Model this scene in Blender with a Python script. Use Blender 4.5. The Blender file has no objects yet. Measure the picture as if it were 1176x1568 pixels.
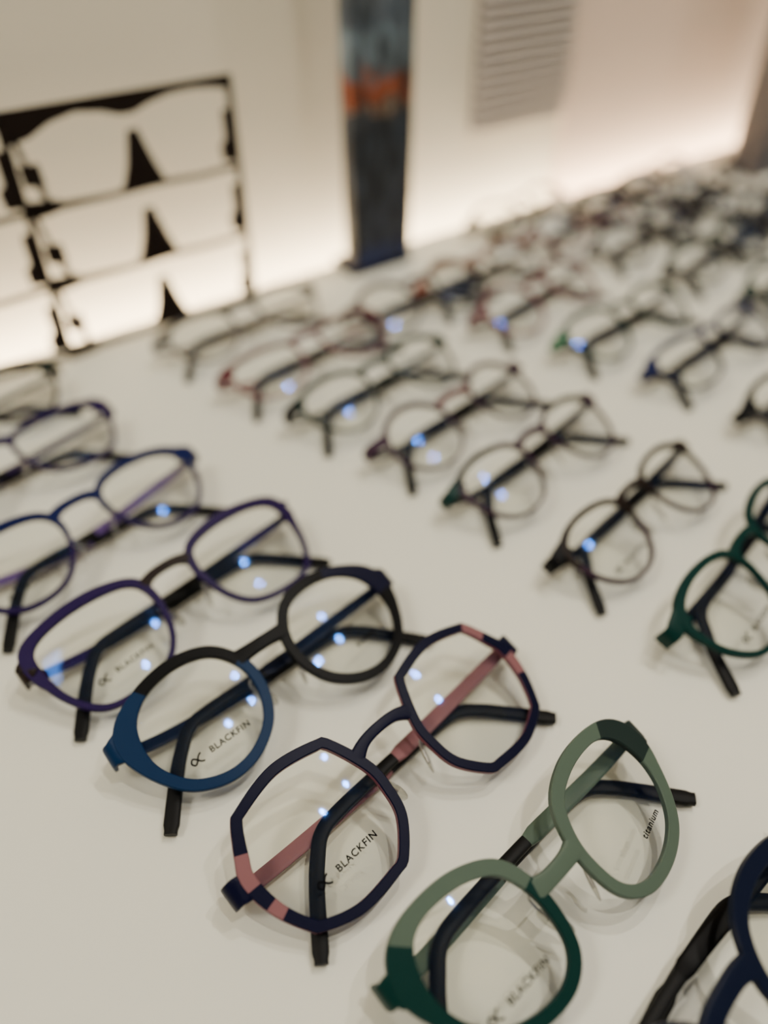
import bpy, math, random
import numpy as np
from mathutils import Vector, Matrix
random.seed(4)
S=bpy.context.scene
COL=S.collection
rad=math.radians

# ---------------------------------------------------------------- materials
def new_mat(name):
    m=bpy.data.materials.new(name); m.use_nodes=True
    nt=m.node_tree
    return m,nt,nt.nodes['Principled BSDF']
def paint(name,rgb,rough=.40,metal=.0,spec=.11):
    m,nt,b=new_mat(name)
    b.inputs['Base Color'].default_value=(*rgb,1)
    b.inputs['Roughness'].default_value=rough
    b.inputs['Metallic'].default_value=metal
    b.inputs['Specular IOR Level'].default_value=spec
    n=nt.nodes.new('ShaderNodeTexNoise'); n.inputs['Scale'].default_value=2500
    tc=nt.nodes.new('ShaderNodeTexCoord'); nt.links.new(tc.outputs['Object'],n.inputs['Vector'])
    bp=nt.nodes.new('ShaderNodeBump'); bp.inputs['Strength'].default_value=.05; bp.inputs['Distance'].default_value=.0002
    nt.links.new(n.outputs['Fac'],bp.inputs['Height']); nt.links.new(bp.outputs['Normal'],b.inputs['Normal'])
    return m
P={}
def C(key,rgb,**k):
    P[key]=paint('paint_'+key,rgb,**k)
C('navy',(.0010,.0015,.017)); C('navy2',(.003,.006,.021)); C('pink',(.23,.098,.105)); C('blue',(.0005,.018,.064))
C('black',(.0010,.0010,.0012),rough=.42,spec=.09); C('rubber',(.0015,.0015,.0017),rough=.5,spec=.14)
C('purple',(.014,.004,.052)); C('lilac',(.10,.055,.19)); C('brown',(.012,.006,.004)); C('sage',(.080,.115,.085))
C('green',(.0004,.024,.020)); C('greygreen',(.014,.025,.022)); C('royal',(.001,.006,.062)); C('bgreen',(.001,.12,.045))
C('grey',(.050,.047,.047)); C('maroon',(.09,.006,.016)); C('orange',(.16,.035,.015)); C('silver',(.5,.48,.46),metal=.9)
C('rose',(.18,.06,.075)); C('darkgreen',(.002,.020,.015)); C('violetbrown',(.035,.012,.03)); C('plum',(.030,.009,.026))
C('taupe',(.10,.085,.08))

def lens_mat():
    m=bpy.data.materials.new('coated_lens'); m.use_nodes=True; nt=m.node_tree; nt.nodes.clear()
    o=nt.nodes.new('ShaderNodeOutputMaterial'); mx=nt.nodes.new('ShaderNodeMixShader')
    t=nt.nodes.new('ShaderNodeBsdfTransparent'); t.inputs[0].default_value=(.985,.985,.96,1)
    g=nt.nodes.new('ShaderNodeBsdfGlossy'); g.inputs['Color'].default_value=(.07,.27,1,1); g.inputs['Roughness'].default_value=.045
    f=nt.nodes.new('ShaderNodeFresnel'); f.inputs['IOR'].default_value=1.5
    mu=nt.nodes.new('ShaderNodeMath'); mu.operation='MULTIPLY'; mu.inputs[1].default_value=.5
    nt.links.new(f.outputs[0],mu.inputs[0]); nt.links.new(mu.outputs[0],mx.inputs[0])
    nt.links.new(t.outputs[0],mx.inputs[1]); nt.links.new(g.outputs[0],mx.inputs[2]); nt.links.new(mx.outputs[0],o.inputs[0])
    return m
LENS=lens_mat()
def pad_mat():
    m=bpy.data.materials.new('clear_silicone'); m.use_nodes=True; nt=m.node_tree; nt.nodes.clear()
    o=nt.nodes.new('ShaderNodeOutputMaterial'); mx=nt.nodes.new('ShaderNodeMixShader')
    t=nt.nodes.new('ShaderNodeBsdfTransparent'); t.inputs[0].default_value=(.80,.79,.75,1)
    g=nt.nodes.new('ShaderNodeBsdfGlossy'); g.inputs['Roughness'].default_value=.12
    lw=nt.nodes.new('ShaderNodeLayerWeight'); lw.inputs[0].default_value=.4
    nt.links.new(lw.outputs['Facing'],mx.inputs[0]); nt.links.new(t.outputs[0],mx.inputs[1]); nt.links.new(g.outputs[0],mx.inputs[2]); nt.links.new(mx.outputs[0],o.inputs[0])
    return m
PAD=pad_mat()
INK=paint('lens_ink',(.002,.002,.003),rough=.7,spec=.05)

# ---------------------------------------------------------------- mesh builder
class MB:
    def __init__(s): s.v=[];s.f=[];s.m=[];s.mats=[]
    def mi(s,mat):
        if mat not in s.mats: s.mats.append(mat)
        return s.mats.index(mat)
    def obj(s,name,parent=None,angle=32,smooth=True):
        me=bpy.data.meshes.new(name); me.from_pydata([tuple(p) for p in s.v],[],s.f)
        for m in s.mats: me.materials.append(m)
        for p,i in zip(me.polygons,s.m): p.material_index=i
        import bmesh
        b=bmesh.new(); b.from_mesh(me); bmesh.ops.recalc_face_normals(b,faces=b.faces[:]); b.to_mesh(me); b.free()
        if smooth:
            me.shade_smooth(); me.set_sharp_from_angle(angle=rad(angle))
        o=bpy.data.objects.new(name,me); COL.objects.link(o)
        if parent: o.parent=parent
        return o
def smooth_path(pts,n=10):
    P_=[Vector(p) for p in pts]; out=[]
    for i in range(len(P_)-1):
        p0=P_[max(i-1,0)];p1=P_[i];p2=P_[i+1];p3=P_[min(i+2,len(P_)-1)]
        for k in range(n):
            t=k/n
            out.append(.5*((2*p1)+(p2-p0)*t+(2*p0-5*p1+4*p2-p3)*t*t+(3*p1-p0-3*p2+p3)*t**3))
    out.append(P_[-1]); return out
def sweep(mb,path,width,thick,matf,side=None,expo=4.0,nsec=12,xf=None):
    """width/thick: functions of t in 0..1 (full sizes)"""
    n=len(path); L=[0]
    for i in range(1,n): L.append(L[-1]+(path[i]-path[i-1]).length)
    T=[l/L[-1] for l in L]; base=len(mb.v)
    for i,p in enumerate(path):
        tg=(path[min(i+1,n-1)]-path[max(i-1,0)]).normalized()
        sd=side.copy() if side is not None else Vector((0,0,1)).cross(tg)
        sd=(sd-tg*sd.dot(tg)).normalized(); nm=tg.cross(sd)
        w=width(T[i])/2; h=thick(T[i])/2
        for k in range(nsec):
            a=2*math.pi*(k+.5)/nsec; c=math.cos(a); s_=math.sin(a)
            q=p+sd*(w*math.copysign(abs(c)**(2/expo),c))+nm*(h*math.copysign(abs(s_)**(2/expo),s_))
            mb.v.append(xf(q) if xf else q)
    for i in range(n-1):
        mi=mb.mi(matf((T[i]+T[i+1])/2))
        for k in range(nsec):
            a=base+i*nsec+k; b=base+i*nsec+(k+1)%nsec
            mb.f.append((a,b,b+nsec,a+nsec)); mb.m.append(mi)
    mb.f.append(tuple(base+k for k in range(nsec))); mb.m.append(mb.mi(matf(0)))
    mb.f.append(tuple(base+(n-1)*nsec+k for k in range(nsec))); mb.m.append(mb.mi(matf(1)))

def outline(ctrl):
    P_=[Vector((x,y)) for x,y in ctrl]; n=len(P_); A=[];R=[]
    for i in range(n):
        p0=P_[i-1];p1=P_[i];p2=P_[(i+1)%n];p3=P_[(i+2)%n]
        for k in range(24):
            t=k/24
            q=.5*((2*p1)+(p2-p0)*t+(2*p0-5*p1+4*p2-p3)*t*t+(3*p1-p0-3*p2+p3)*t**3)
            A.append(math.atan2(q.y,q.x)%(2*math.pi)); R.append(q.length)
    o=np.argsort(A); A=np.array(A)[o]; R=np.array(R)[o]
    return lambda th: float(np.interp(th%(2*math.pi),A,R,period=2*math.pi))

SH={}
# right lens outlines (outer = +x), millimetres, counter clockwise
SH['octa']=[(24.5,4),(22.5,10),(18.5,18.5),(15.5,20.5),(1,23.5),(-14,20.8),(-17,18.5),(-22.3,5),(-22.5,-4),(-20.5,-12.5),(-13,-21.2),(-9,-22.3),(5,-22.8),(16,-19),(19,-16),(23,-7)]
SH['pear']=[(23,2),(20,13),(11,20),(-2,22),(-14,18.5),(-21,9),(-22,-2),(-17.5,-13),(-8,-20),(3,-21.5),(14,-17),(21,-8)]
SH['tear']=[(19.5,7.5),(19.3,0),(16.3,-7.5),(10,-14.5),(0,-18.8),(-11,-19.3),(-18.5,-14),(-20.8,-3),(-19.5,6),(-15,14),(-6,18.5),(4,20),(12,19),(17,15)]
SH['round']=[(22,0),(19.5,11),(11,19),(0,21.5),(-11,19),(-19.5,11),(-22,0),(-19.5,-11),(-11,-19),(0,-21.5),(11,-19),(19.5,-11)]
SH['panto']=[(24,6),(20,15),(8,19.5),(-8,19),(-19,15),(-23,6),(-20,-7),(-12,-17),(0,-20.5),(12,-17.5),(21,-7)]
SH['rect']=[(26,8),(22,15),(8,17.5),(-10,16.5),(-22,13),(-24,3),(-20,-9),(-11,-16.5),(4,-18),(17,-14.5),(24,-4)]
SH['square']=[(26,8),(22.5,17),(8,20.5),(-10,19.5),(-21,15),(-24,4),(-21,-10),(-13,-19.5),(1,-22.5),(15,-20),(23.5,-8)]

HW=400.0
def make_glasses(cx,cy,ang,shape='round',cl='navy',arcsL=(),arcsR=(),back=None,bridge=None,bridgeL=None,
        epL=None,epR=None,temple='black',temple2=None,tip='rubber',wt=3.2,wb=2.2,wo=2.5,th=3.0,tilt=20,h0=20,
        dx=35.0,cyl=-3.5,ea=22,ew0=13,ew1=7,yh=3,xh=68,br_a=28,br_w=4,br_up=3,N=96,text=True,sc=1.0,pads=True,tw=5.5,drop=31,flare=0,ls=1.0,prot=8,ty0=1.2,tx=0,split=.47,text2=False):
    E=bpy.data.objects.new('eyeglasses',None); E.empty_display_size=.03; COL.objects.link(E)
    E.location=(cx,cy,0); E.rotation_euler=(0,0,rad(ang)); 
    f0=outline(SH[shape]); f=lambda t:f0(t)*ls
    ct,st=math.cos(rad(tilt)),math.sin(rad(tilt))
    def FT(p):
        x,y,z=p[0]*sc,p[1]*sc,p[2]*sc
        z-=x*x/(2*HW)
        return Vector((x,y*ct-z*st,y*st+z*ct+h0))*.001
    M=lambda k:P[k]
    back=back or cl; bridge=bridge or cl; epL=epL or cl; epR=epR or cl
    mb=MB()
    lens_r={}
    for s in (-1,1):
        cxx=s*dx; arcs=arcsL if s<0 else arcsR
        r_in=(lambda t:f(t)) if s>0 else (lambda t:f(math.pi-t))
        def wid(t,s=s):
            a=math.degrees(t)%360; o=ea if s>0 else 180-ea
            d=(a-o+180)%360-180
            top=max(0,math.sin(t))
            return wb+(wt-wb)*top**.7+wo*math.exp(-(d/26)**2)+flare*math.exp(-((d+s*30)/30)**2)
        lens_r[s]=(r_in,wid)
        base=len(mb.v); c=.35; T=th/2
        for k in range(N):
            t=2*math.pi*k/N; d=Vector((math.cos(t),math.sin(t)))
            ri=r_in(t)-.3; ro=r_in(t)+wid(t)
            for rr,z in ((ri+c,T),(ro-c,T),(ro,T-c),(ro,-T+c),(ro-c,-T),(ri+c,-T),(ri,-T+c),(ri,T-c)):
                mb.v.append(FT((cxx+d.x*rr,cyl+d.y*rr,z)))
        for k in range(N):
            a=360*(k+.5)/N; key=cl
            for a0,a1,kk in arcs:
                if a0<=a<=a1 or a0<=a-360<=a1 or a0<=a+360<=a1: key=kk
            for j in range(8):
                kk=key if j in (0,1,7) else back
                if back==cl: kk=key
                k2=(k+1)%N; j2=(j+1)%8
                mb.f.append((base+k*8+j,base+k*8+j2,base+k2*8+j2,base+k2*8+j)); mb.m.append(mb.mi(M(kk)))
        # end piece
        te=rad(ea) if s>0 else math.pi-rad(ea)
        r0=r_in(te)+.8
        st0=Vector((cxx+math.cos(te)*r0,cyl+math.sin(te)*r0,0))
        ek=epR if s>0 else epL
        pth=smooth_path([st0,(st0.x*.5+s*xh*.5,st0.y*.5+yh*.5,0),(s*(xh-2),yh,-.2),(s*xh,yh,-2.2),(s*xh,yh,-8.5)],8)
        sweep(mb,pth,lambda t:ew0+(ew1-ew0)*min(1,t*1.9)**.8,lambda t:th*(.98-.45*t),lambda t,ek=ek:M(ek),side=Vector((0,1,0)),expo=7,nsec=16,xf=FT)
    # bridge
    ta=rad(br_a); r0=lens_r[-1][0](ta)+1.2
    xl=-dx+math.cos(ta)*r0; yl=cyl+math.sin(ta)*r0
    pth=smooth_path([(xl,yl,0),(xl*.55,yl+br_up*.8,0.3),(0,yl+br_up,.5),(-xl*.55,yl+br_up*.8,.3),(-xl,yl,0)],10)
    sweep(mb,pth,lambda t:br_w+2.4*abs(2*t-1)**3,lambda t:th*.98,lambda t:M(bridge),expo=7,nsec=16,xf=FT)
    mb.obj('front_rims',E)
    # lenses
    lb=MB(); RL=125.0
    for s in (-1,1):
        r_in=lens_r[s][0]; NL=min(N,72)
        for sf in (0,1):
            base=len(lb.v); z0=2.0-1.3*sf; rings=8
            lb.v.append(FT((s*dx,cyl,z0)))
            for i in range(1,rings+1):
                for k in range(NL):
                    t=2*math.pi*k/NL; r=r_in(t)*i/rings*1.005
                    lb.v.append(FT((s*dx+r*math.cos(t),cyl+r*math.sin(t),z0-r*r/(2*RL))))
            for k in range(NL):
                lb.f.append((base,base+1+k,base+1+(k+1)%NL)); lb.m.append(lb.mi(LENS))
                for i in range(rings-1):
                    a=base+1+i*NL
                    lb.f.append((a+k,a+NL+k,a+NL+(k+1)%NL,a+(k+1)%NL)); lb.m.append(lb.mi(LENS))
    lb.obj('lenses',E,angle=80)
    # temples (folded)
    tb=MB()
    for s in (-1,1):
        hp=FT((s*xh,yh,-7.5))*1000
        zmid=5.0 if s<0 else 9.6; y0=hp.y
        X=sc; ty=ty0*X
        pts=[(hp.x,y0,hp.z),(s*(xh-5)*X,y0-.6,max(zmid,hp.z-1.2)),(s*40*X,y0*.6+ty*.4-1,zmid+.4),(s*5*X,ty-.8,zmid),(-s*(23+tx)*X,ty-1.0,zmid-.4),(-s*(34+tx)*X,ty-2.6,zmid-.6),(-s*(41+tx)*X,ty-8,zmid*.8),
             (-s*(48+tx)*X,ty-15.5*X,zmid*.6),(-s*(60+tx)*X,ty-drop*X,2.6)]
        pth=[p*.001 for p in smooth_path(pts,9)]
        k1=temple; k2=temple2 or temple
        def mf(t,k1=k1,k2=k2): return M(k1) if t<.22 else (M(k2) if t<split else M(tip))
        def wf(t): return .001*X*(tw+.6*math.sin(t*3)) if t<split else .001*X*(4.6+1.2*(t-.47)*1.6 if t<.98 else 4.6)
        def hf(t): return .0014 if t<split-.005 else .0032
        sweep(tb,pth,wf,hf,mf,expo=3.4,nsec=14)
        # hinge barrel
        c=Vector(hp)*.001; c.x-=s*.0012
        sweep(tb,[c+Vector((0,y,0)) for y in (-.0028,-.001,.001,.0028)],lambda t:.0026,lambda t:.0026,lambda t:M('silver'),side=Vector((1,0,0)),expo=2,nsec=10)
    tb.obj('folded_temples',E)
    if pads:
        pb=MB(); wb_=MB()
        for s in (-1,1):
            nx=s*9.0; ny=-8.5; nz=-5.2
            base=len(pb.v); nu,nv=12,8
            ax=Vector((s*.35,.93,-.1)).normalized(); n_=Vector((s*.8,-.25,.45)).normalized(); sd=ax.cross(n_).normalized()
            for i in range(nv+1):
                ph=math.pi*i/nv
                for j in range(nu):
                    t=2*math.pi*j/nu
                    q=Vector((nx,ny,nz))+ax*(6.5*math.cos(ph))+sd*(3.4*math.sin(ph)*math.cos(t))+n_*(1.0*math.sin(ph)*math.sin(t))
                    pb.v.append(FT(q))
            for i in range(nv):
                for j in range(nu):
                    pb.f.append((base+i*nu+j,base+i*nu+(j+1)%nu,base+(i+1)*nu+(j+1)%nu,base+(i+1)*nu+j)); pb.m.append(pb.mi(PAD))
            ta=0.02 if s<0 else math.pi-.02; r0=lens_r[s][0](ta)+.8
            pw=smooth_path([(s*dx+math.cos(ta)*r0,cyl+3,-1),(s*11.5,cyl+1,-4.5),(s*9.5,-8,-6.5)],6)
            sweep(wb_,pw,lambda t:.9,lambda t:.9,lambda t:M('silver'),side=Vector((0,1,0.01)),expo=2,nsec=8,xf=FT)
            sweep(wb_,[Vector((nx,ny,nz))+ax*a for a in (-2.4,-.8,.8,2.4)],lambda t:2.2,lambda t:1.2,lambda t:M('silver'),side=sd,expo=3,nsec=8,xf=FT)
        pb.obj('nose_pads',E,angle=90); wb_.obj('pad_arms',E)
    if text:
        def put(txt,size,x,y,rot=0,sp=1.15):
            cu=bpy.data.curves.new('lens_print','FONT'); cu.body=txt; cu.size=size*.001; cu.extrude=.00003; cu.space_character=sp; cu.offset=.00007
            cu.align_x='CENTER'; cu.align_y='CENTER'; cu.materials.append(INK)
            o=bpy.data.objects.new('lens_print',cu); COL.objects.link(o); o.parent=E
            p=FT((x,y,2.0-((x-(dx if x>0 else -dx))**2+(y-cyl)**2)/(2*RL)+.25))
            yaw=math.atan2(x,HW)
            rm=Matrix.Rotation(rad(tilt),4,'X')@Matrix.Rotation(yaw,4,'Y')@Matrix.Rotation(rad(rot),4,'Z')
            o.matrix_local=Matrix.Translation(p)@rm
        put('BLACKFIN',3.3,-dx+3.5,cyl-11.5)
        if text2: put('titanium',3.0,dx+4,cyl-10,rot=prot,sp=1.15)
        lm=MB()
        ox,oy=-dx-9.8,cyl-11.6
        pth=smooth_path([(ox+1.9,oy+1.7,0),(ox+.6,oy+1.0,0),(ox-.6,oy-.5,0),(ox-1.7,oy-1.2,0),(ox-2.6,oy,0),(ox-1.7,oy+1.2,0),(ox-.6,oy+.5,0),(ox+.6,oy-1.0,0),(ox+1.9,oy-1.6,0)],6)
        pth=[Vector((p.x,p.y,2.0-((p.x+dx)**2+(p.y-cyl)**2)/(2*RL)+.12)) for p in pth]
        sweep(lm,pth,lambda t:.7,lambda t:.06,lambda t:INK,expo=3,nsec=6,xf=FT)
        lm.obj('lens_logo',E)
    return E

# ---- column nearest the camera
make_glasses(.1005,.0570,45,'pear','navy2',temple='black',wt=5,wb=4,wo=3,ew0=16,br_w=6,flare=2,yh=12,ea=30,text=True,ty0=21)
make_glasses(.0550,.0970,43.0,'tear','sage',arcsL=[(134,375,'green')],arcsR=[(12,58,'greygreen')],epL='green',epR='greygreen',
   temple='sage',temple2='sage',wt=4.8,wb=3.8,wo=4.2,ew0=17,ew1=8,br_w=5.5,br_up=-1,yh=12,ea=27,dx=32.5,xh=62,back='sage',ls=1.02,br_a=8,cyl=0.0,ty0=17,tx=4,text2=True,split=.40,prot=12)
make_glasses(.0045,.1400,45,'octa','navy',arcsL=[(152,178,'pink'),(190,204,'pink')],arcsR=[(30,50,'pink'),(-14,2,'pink')],
   temple='pink',wt=3.6,wb=3.3,wo=1.2,ew0=9,ew1=8.5,br_w=4.0,br_up=3.5,yh=1,ea=8,dx=36.5,back='rose',xh=70,ls=1.03,br_a=24,ty0=3.4,tx=1)
make_glasses(-.0435,.1784,41.5,'pear','black',arcsL=[(122,388,'blue')],arcsR=[(8,75,'navy')],epL='blue',epR='navy',
   temple='navy2',wt=4.4,wb=3.8,wo=4.4,ew0=20,ew1=8.5,br_w=5.5,yh=5,ea=20,dx=33,xh=66,br_up=.5,ty0=5.5,tx=3,text2=True)
make_glasses(-.0880,.2175,46,'square','purple',epL='brown',bridge='brown',temple='purple',temple2='black',
   wt=4.6,wb=2.3,wo=2.2,ew0=11,yh=6,ea=24,dx=36,xh=68,cyl=-4.5,ty0=7,tx=5)
make_glasses(-.140,.2600,47,'panto','royal',arcsL=[(180,360,'purple')],arcsR=[(180,360,'purple')],temple='lilac',wt=3.8,wb=2.0,wo=2,ew0=10,yh=8,ea=32)
make_glasses(-.197,.303,46,'rect','purple',temple='purple',wt=3.4,wb=2.0,yh=8,ea=32,text=False,ty0=5)
make_glasses(-.241,.347,46,'panto','black',epR='darkgreen',temple='black',wt=3.4,wb=2.0,yh=8,ea=32,text=False,ty0=5)
# ---- second column
k=dict(N=64,text=False,sc=.93,h0=19,ty0=9,tx=4)
make_glasses(.168,.236,49,'panto','green',temple='black',wt=3.8,wb=2.4,ew0=9,wo=1.5,yh=9,ea=34,N=80,sc=.97,ty0=10,tx=6)
make_glasses(.126,.273,46,'panto','brown',arcsL=[(175,362,'plum')],arcsR=[(175,362,'plum')],epL='black',epR='brown',temple='black',wt=3,wb=1.6,yh=9,ea=34,wo=1,ew0=8,N=80,sc=.91,h0=18,ty0=11,tx=7)
make_glasses(.083,.316,45,'panto','plum',arcsL=[(60,150,'black')],arcsR=[(30,120,'black')],epL='green',temple='black',wt=3.0,wb=1.4,yh=9,ea=34,wo=1,ew0=8,**k)
make_glasses(.044,.354,44,'round','violetbrown',arcsL=[(175,362,'plum')],arcsR=[(175,362,'plum')],temple='black',bridge='maroon',wt=2.8,wb=1.3,yh=8,ea=30,wo=1,ew0=7,**k)
make_glasses(-.001,.386,43,'panto','darkgreen',arcsL=[(170,370,'greygreen')],arcsR=[(170,370,'greygreen')],epL='black',temple='greygreen',wt=3,wb=1.3,yh=9,ea=34,wo=1,ew0=8,**k)
make_glasses(-.045,.420,43,'rect','maroon',arcsL=[(170,370,'rose')],arcsR=[(170,370,'rose')],temple='rose',temple2='grey',wt=2.8,wb=1.4,yh=9,ea=34,wo=1,ew0=8,**k)
make_glasses(-.092,.461,41,'panto','grey',arcsL=[(170,370,'taupe')],arcsR=[(170,370,'taupe')],temple='taupe',wt=2.8,wb=1.4,yh=9,ea=34,wo=1,ew0=8,**k)
# ---- further columns
def far(lst,base=42,sc=.93):
    for x,y,c,ep,c2,sh in lst:
        make_glasses(x+.008,y-.003,base+random.uniform(-3,3),sh,c,arcsL=[(165,375,c2)],arcsR=[(165,375,c2)],epL=ep,temple=c2 if random.random()<.3 else 'black',temple2='black',wt=3.4,wb=1.8,yh=8,ea=32,wo=1.5,ew0=10,N=48,text=False,pads=False,sc=sc,h0=19,ty0=8,tx=2)
far([(.248,.388,'black','black','grey','panto'),(.205,.433,'royal','royal','navy','rect'),(.157,.466,'green','bgreen','green','panto'),(.103,.502,'maroon','maroon','rose','round'),
     (.066,.540,'orange','orange','brown','panto'),(.292,.352,'black','black','brown','rect'),(.020,.505,'plum','grey','grey','round')])
far([(.345,.500,'black','black','grey','rect'),(.300,.540,'green','green','greygreen','panto'),(.255,.578,'darkgreen','black','grey','rect'),(.208,.612,'navy','grey','grey','panto'),(.160,.640,'brown','maroon','rose','round'),(.39,.46,'black','grey','grey','panto'),
     (.114,.664,'maroon','black','brown','panto'),
     (.440,.610,'black','grey','grey','panto'),(.395,.650,'greygreen','black','grey','rect'),(.348,.688,'black','brown','grey','panto'),(.300,.722,'greygreen','grey','grey','round'),(.254,.748,'black','grey','grey','rect'),
     (.53,.72,'black','grey','grey','panto'),(.485,.760,'brown','black','grey','rect')])
# in-between row of darker frames
far([(.262,.665,'black','black','grey','rect'),(.308,.630,'grey','black','grey','panto'),(.353,.594,'darkgreen','black','grey','panto'),(.398,.558,'black','black','grey','rect'),
     (.210,.700,'black','black','grey','panto'),(.392,.738,'black','black','grey','rect'),(.437,.700,'black','grey','grey','panto'),(.482,.664,'black','black','grey','rect')],sc=.9)

# ---------------------------------------------------------------- room / counter frame (u along wall, v towards wall)
WA=math.atan2(.590,.807); wu=Vector((math.cos(WA),math.sin(WA),0)); wv=Vector((-math.sin(WA),math.cos(WA),0))
def box(mb,u0,u1,v0,v1,z0,z1,mat,org=Vector((0,0,0)),U=wu,V=wv):
    b=len(mb.v)
    for z in (z0,z1):
        for u,v in ((u0,v0),(u1,v0),(u1,v1),(u0,v1)):
            mb.v.append(org+U*u+V*v+Vector((0,0,z)))
    for f_ in ((0,1,2,3),(4,5,6,7),(0,1,5,4),(1,2,6,5),(2,3,7,6),(3,0,4,7)):
        mb.f.append(tuple(b+i for i in f_)); mb.m.append(mb.mi(mat))
def surf(name,rgb,rough,ns=300,bump=.05,var=.03,dist=.0005):
    m,nt,b=new_mat(name)
    tc=nt.nodes.new('ShaderNodeTexCoord'); n=nt.nodes.new('ShaderNodeTexNoise'); n.inputs['Scale'].default_value=ns; n.inputs['Detail'].default_value=4
    n2=nt.nodes.new('ShaderNodeTexNoise'); n2.inputs['Scale'].default_value=6
    nt.links.new(tc.outputs['Object'],n.inputs['Vector']); nt.links.new(tc.outputs['Object'],n2.inputs['Vector'])
    r=nt.nodes.new('ShaderNodeValToRGB'); r.color_ramp.elements[0].color=tuple(c*(1-var) for c in rgb)+(1,); r.color_ramp.elements[1].color=tuple(min(1,c*(1+var)) for c in rgb)+(1,)
    nt.links.new(n2.outputs['Fac'],r.inputs[0]); nt.links.new(r.outputs[0],b.inputs['Base Color'])
    bp=nt.nodes.new('ShaderNodeBump'); bp.inputs['Strength'].default_value=bump; bp.inputs['Distance'].default_value=dist
    nt.links.new(n.outputs['Fac'],bp.inputs['Height']); nt.links.new(bp.outputs['Normal'],b.inputs['Normal'])
    b.inputs['Roughness'].default_value=rough
    return m
MT=surf('counter_laminate',(.79,.775,.66),.5)
MW=surf('wall_paint',(.72,.665,.53),.85,ns=150)
MW2=surf('wall_paint_peach',(.78,.62,.49),.85,ns=150)
ME=.4957; WF=.527
u0=Vector((.0753,.7056,0)).dot(wu); u1=Vector((.165,.768,0)).dot(wu)
mb=MB(); box(mb,-1.6,2.2,-.9,ME,-.03,0,MT); box(mb,-1.55,2.15,-.85,ME-.02,-.75,-.03,MT); mb.obj('display_counter',smooth=False)
mb=MB(); box(mb,-1.8,u1+.004,WF,WF+.08,-.75,1.75,MW); mb.obj('wall_back',smooth=False)
mb=MB(); box(mb,u1+.004,2.6,WF-.004,WF+.08,-.75,1.75,MW2); mb.obj('wall_right',smooth=False)
mb=MB(); box(mb,-1.8,2.6,-1.8,WF+.08,-.80,-.75,surf('floor_tile',(.35,.3,.25),.5)); mb.obj('floor',smooth=False)
mb=MB(); box(mb,-1.8,2.6,-1.8,WF+.08,1.75,1.80,surf('ceiling_paint',(.75,.72,.66),.9)); mb.obj('ceiling',smooth=False)
# LED strip in the gap
m,nt,b=new_mat('led_strip'); b.inputs['Base Color'].default_value=(1,1,1,1); b.inputs['Emission Color'].default_value=(1,.82,.63,1); b.inputs['Emission Strength'].default_value=48
mb=MB(); box(mb,-1.5,2.1,ME+.004,ME+.014,-.026,-.020,m); mb.obj('led_strip_light',smooth=False)

# ---------------------------------------------------------------- cut metal sheet display
MS=paint('sheet_brown',(.014,.009,.007),rough=.6,spec=.06)
pa=rad(38); pu=Vector((math.cos(pa),math.sin(pa),0)); pv=Vector((-math.sin(pa),math.cos(pa),0)); p0=Vector((-.094,.522,.0015))
mb=MB()
def plate(pts,t=.0016):
    b=len(mb.v); n=len(pts)
    for d in (0,t):
        for s_,z in pts: mb.v.append(p0+pu*(s_*.001)+pv*d+Vector((0,0,z*.001)))
    mb.f.append(tuple(b+i for i in range(n))); mb.f.append(tuple(b+n+i for i in range(n)))
    for i in range(n): mb.f.append((b+i,b+(i+1)%n,b+n+(i+1)%n,b+n+i))
    for _ in range(n+2): mb.m.append(mb.mi(MS))
for cell in range(3):
    o=-cell*139.0
    plate([(o-4,0),(o,0),(o,148),(o-4,148)])
    # top brow bar
    top=[(o,148),(o-139,148)]
    low=[(-139,131),(-128,133),(-115,139),(-100,142),(-85,140),(-74,136.5),(-66,136.5),(-56,140),(-42,143.0),(-26,143.5),(-12,142),(-3,140),(0,140)]
    plate(top+[(o+a,z) for a,z in low])
    for r,zb in enumerate((4.7,50.2,95.7)):
        plate([(o,zb-2.6),(o,zb+.4),(o-30,zb-.6),(o-62,zb+1.2),(o-90,zb),(o-120,zb+1.4),(o-139,zb+4),(o-139,zb-4.5),(o-122,zb-3),(o-90,zb-3),(o-62,zb-2),(o-30,zb-3.6)])
        plate([(o-53,zb-1.5),(o-84,zb-1.5),(o-80,zb+4),(o-76,zb+14),(o-73.5,zb+25),(o-72,zb+32),(o-65.5,zb+32),(o-63,zb+24),(o-59,zb+13),(o-55.5,zb+5)])
        plate([(o,zb+2),(o-12,zb+3),(o-13,zb+13),(o-9,zb+16),(o-9,zb+33),(o,zb+34)])
        # stepped left edge with hinge tab
        plate([(o-124,zb-2),(o-128,zb-2),(o-132,zb+14),(o-128,zb+14)])
        plate([(o-126,zb+12),(o-137,zb+13),(o-138,zb+24),(o-127,zb+24)])
        plate([(o-132,zb+24),(o-135,zb+24),(o-138,zb+41),(o-135,zb+41)])
        plate([(o-116,zb-2),(o-121,zb+3),(o-139,zb+5),(o-139,zb-5),(o-128,zb-4.5)])
mb.obj('cutout_metal_sheet_display',smooth=False)

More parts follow.
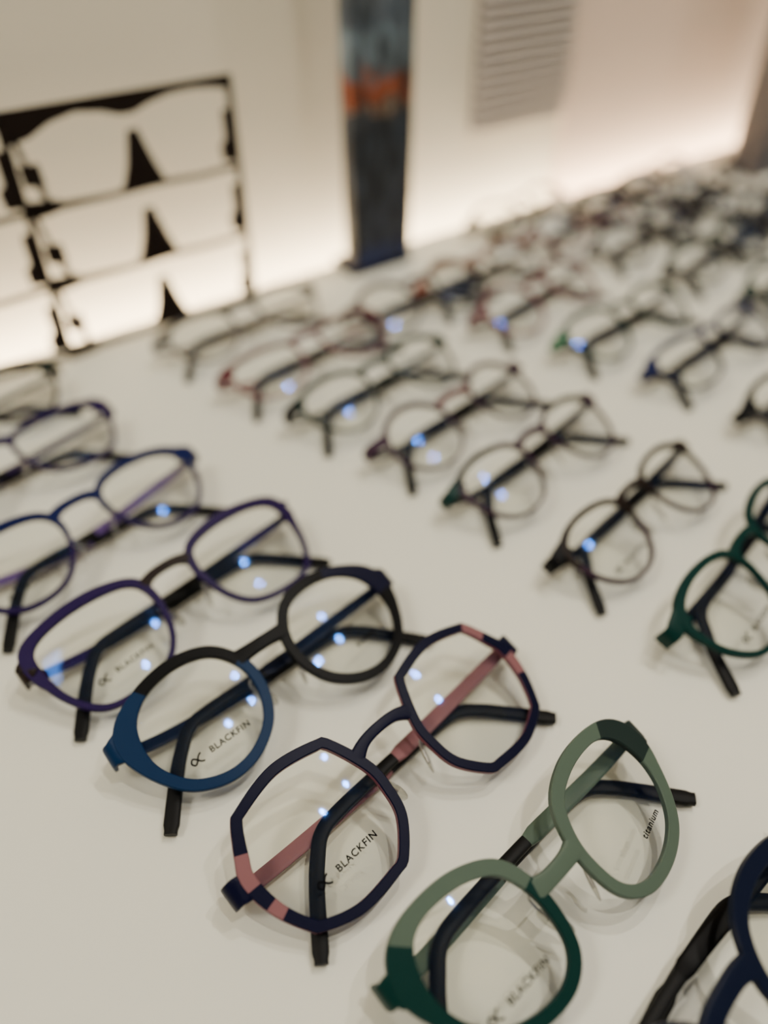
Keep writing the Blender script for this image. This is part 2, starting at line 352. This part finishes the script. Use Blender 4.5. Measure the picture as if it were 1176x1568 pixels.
# ---------------------------------------------------------------- narrow poster stand
def poster_mat():
    m,nt,b=new_mat('poster_print'); b.inputs['Roughness'].default_value=.55
    tc=nt.nodes.new('ShaderNodeTexCoord'); sp=nt.nodes.new('ShaderNodeSeparateXYZ'); nt.links.new(tc.outputs['Object'],sp.inputs[0])
    n=nt.nodes.new('ShaderNodeTexNoise'); n.inputs['Scale'].default_value=95; nt.links.new(tc.outputs['Object'],n.inputs['Vector'])
    a=nt.nodes.new('ShaderNodeMath'); a.operation='MULTIPLY_ADD'; a.inputs[1].default_value=.046; a.inputs[2].default_value=-.023; nt.links.new(n.outputs['Fac'],a.inputs[0])
    s_=nt.nodes.new('ShaderNodeMath'); s_.operation='ADD'; nt.links.new(sp.outputs['Z'],s_.inputs[0]); nt.links.new(a.outputs[0],s_.inputs[1])
    mr=nt.nodes.new('ShaderNodeMath'); mr.operation='DIVIDE'; mr.inputs[1].default_value=.30; nt.links.new(s_.outputs[0],mr.inputs[0])
    r=nt.nodes.new('ShaderNodeValToRGB'); cr=r.color_ramp; cr.elements[0].position=0; cr.elements[0].color=(.003,.016,.10,1)
    cr.elements[1].position=1; cr.elements[1].color=(.08,.09,.10,1)
    for p_,c_ in ((.05,(.005,.012,.055)),(.09,(.018,.022,.034)),(.22,(.030,.035,.045)),(.34,(.014,.020,.030)),(.385,(.03,.03,.035)),(.396,(.22,.15,.09)),(.407,(.10,.02,.01)),(.425,(.26,.05,.012)),(.452,(.22,.06,.025)),(.466,(.07,.085,.10)),(.52,(.12,.16,.19)),(.57,(.045,.06,.08)),(.66,(.09,.10,.11))):
        e=cr.elements.new(p_); e.color=(*c_,1)
    nt.links.new(mr.outputs[0],r.inputs[0])
    mp=nt.nodes.new('ShaderNodeMapping'); mp.inputs['Scale'].default_value=(1,1,.35); nt.links.new(tc.outputs['Object'],mp.inputs['Vector'])
    n3=nt.nodes.new('ShaderNodeTexNoise'); n3.inputs['Scale'].default_value=120; n3.inputs['Detail'].default_value=1; nt.links.new(mp.outputs[0],n3.inputs['Vector'])
    st_=nt.nodes.new('ShaderNodeMapRange'); st_.inputs['From Min'].default_value=.35; st_.inputs['From Max'].default_value=.65; st_.inputs['To Min'].default_value=.12; st_.inputs['To Max'].default_value=.82
    nt.links.new(n3.outputs['Fac'],st_.inputs['Value'])
    mm=nt.nodes.new('ShaderNodeMix'); mm.data_type='RGBA'; mm.blend_type='OVERLAY'; mm.inputs[0].default_value=.9
    nt.links.new(r.outputs[0],mm.inputs[6]); nt.links.new(st_.outputs[0],mm.inputs[7]); nt.links.new(mm.outputs[2],b.inputs['Base Color'])
    return m
mb=MB(); PO=Vector((-.001,.577,0)); box(mb,-.027,.027,0,.012,0.0,.45,poster_mat(),org=PO); box(mb,-.028,.028,-.001,.030,0,.006,P['navy'],org=PO)
mb.obj('poster_stand',smooth=False)
# louvred panel on the wall
ML=surf('louvre_paint',(.62,.56,.49),.7); MLd=surf('louvre_dark',(.14,.125,.12),.7)
mb=MB(); box(mb,u0,u1,WF-.002,WF,.065,.42,MLd)
for i in range(44):
    z=.066+i*.0082
    b=len(mb.v)
    for u in (u0,u1):
        for v_,zz in ((WF-.001,z+.0046),(WF-.008,z+.0002),(WF-.008,z-.0012),(WF-.001,z+.0034)): mb.v.append(wu*u+wv*v_+Vector((0,0,zz)))
    for f_ in ((0,1,2,3),(4,5,6,7),(0,1,5,4),(1,2,6,5),(2,3,7,6),(3,0,4,7)): mb.f.append(tuple(b+i_ for i_ in f_)); mb.m.append(mb.mi(ML))
mb.obj('louvred_wall_vent',smooth=False)
# grey display box on the right
MG=surf('grey_box',(.10,.093,.098),.6); mb=MB(); GO=Vector((.374,.792,0))
box(mb,0,.09,0,.03,0,.34,MG,org=GO); box(mb,.02,.07,-.001,.002,.19,.25,P['maroon'],org=GO); box(mb,-.004,.094,-.006,.036,0,.008,MG,org=GO)
mb.obj('display_box',smooth=False)

# ---------------------------------------------------------------- lights
def lamp(x,y,p,r=.025,shape='DISK',name='downlight'):
    L=bpy.data.lights.new(name,'AREA'); L.shape=shape; L.size=2*r; L.energy=p; L.color=(1,.95,.85)
    o=bpy.data.objects.new(name,L); o.location=(x,y,1.745); COL.objects.link(o)
for x,y in [(.45,.0),(.80,.45),(.50,.75)]:
    lamp(x,y,7.5)
lamp(-1.15,-.15,34,r=.35,shape='SQUARE',name='added_soft_fill')  # added fill, not a room fixture: softens the shadows of the downlights
w=bpy.data.worlds.new('World'); S.world=w; w.use_nodes=True
w.node_tree.nodes['Background'].inputs[0].default_value=(1,.96,.88,1); w.node_tree.nodes['Background'].inputs[1].default_value=.26

# ---------------------------------------------------------------- camera
cam=bpy.data.cameras.new('camera'); co=bpy.data.objects.new('camera',cam); COL.objects.link(co); S.camera=co
co.location=(0,0,.26); co.rotation_euler=(rad(90-42.2),0,0)
cam.sensor_fit='VERTICAL'; cam.sensor_height=36; cam.lens=36*1175/1600; cam.clip_start=.01
cam.dof.use_dof=True; cam.dof.focus_distance=.253; cam.dof.aperture_fstop=2.4
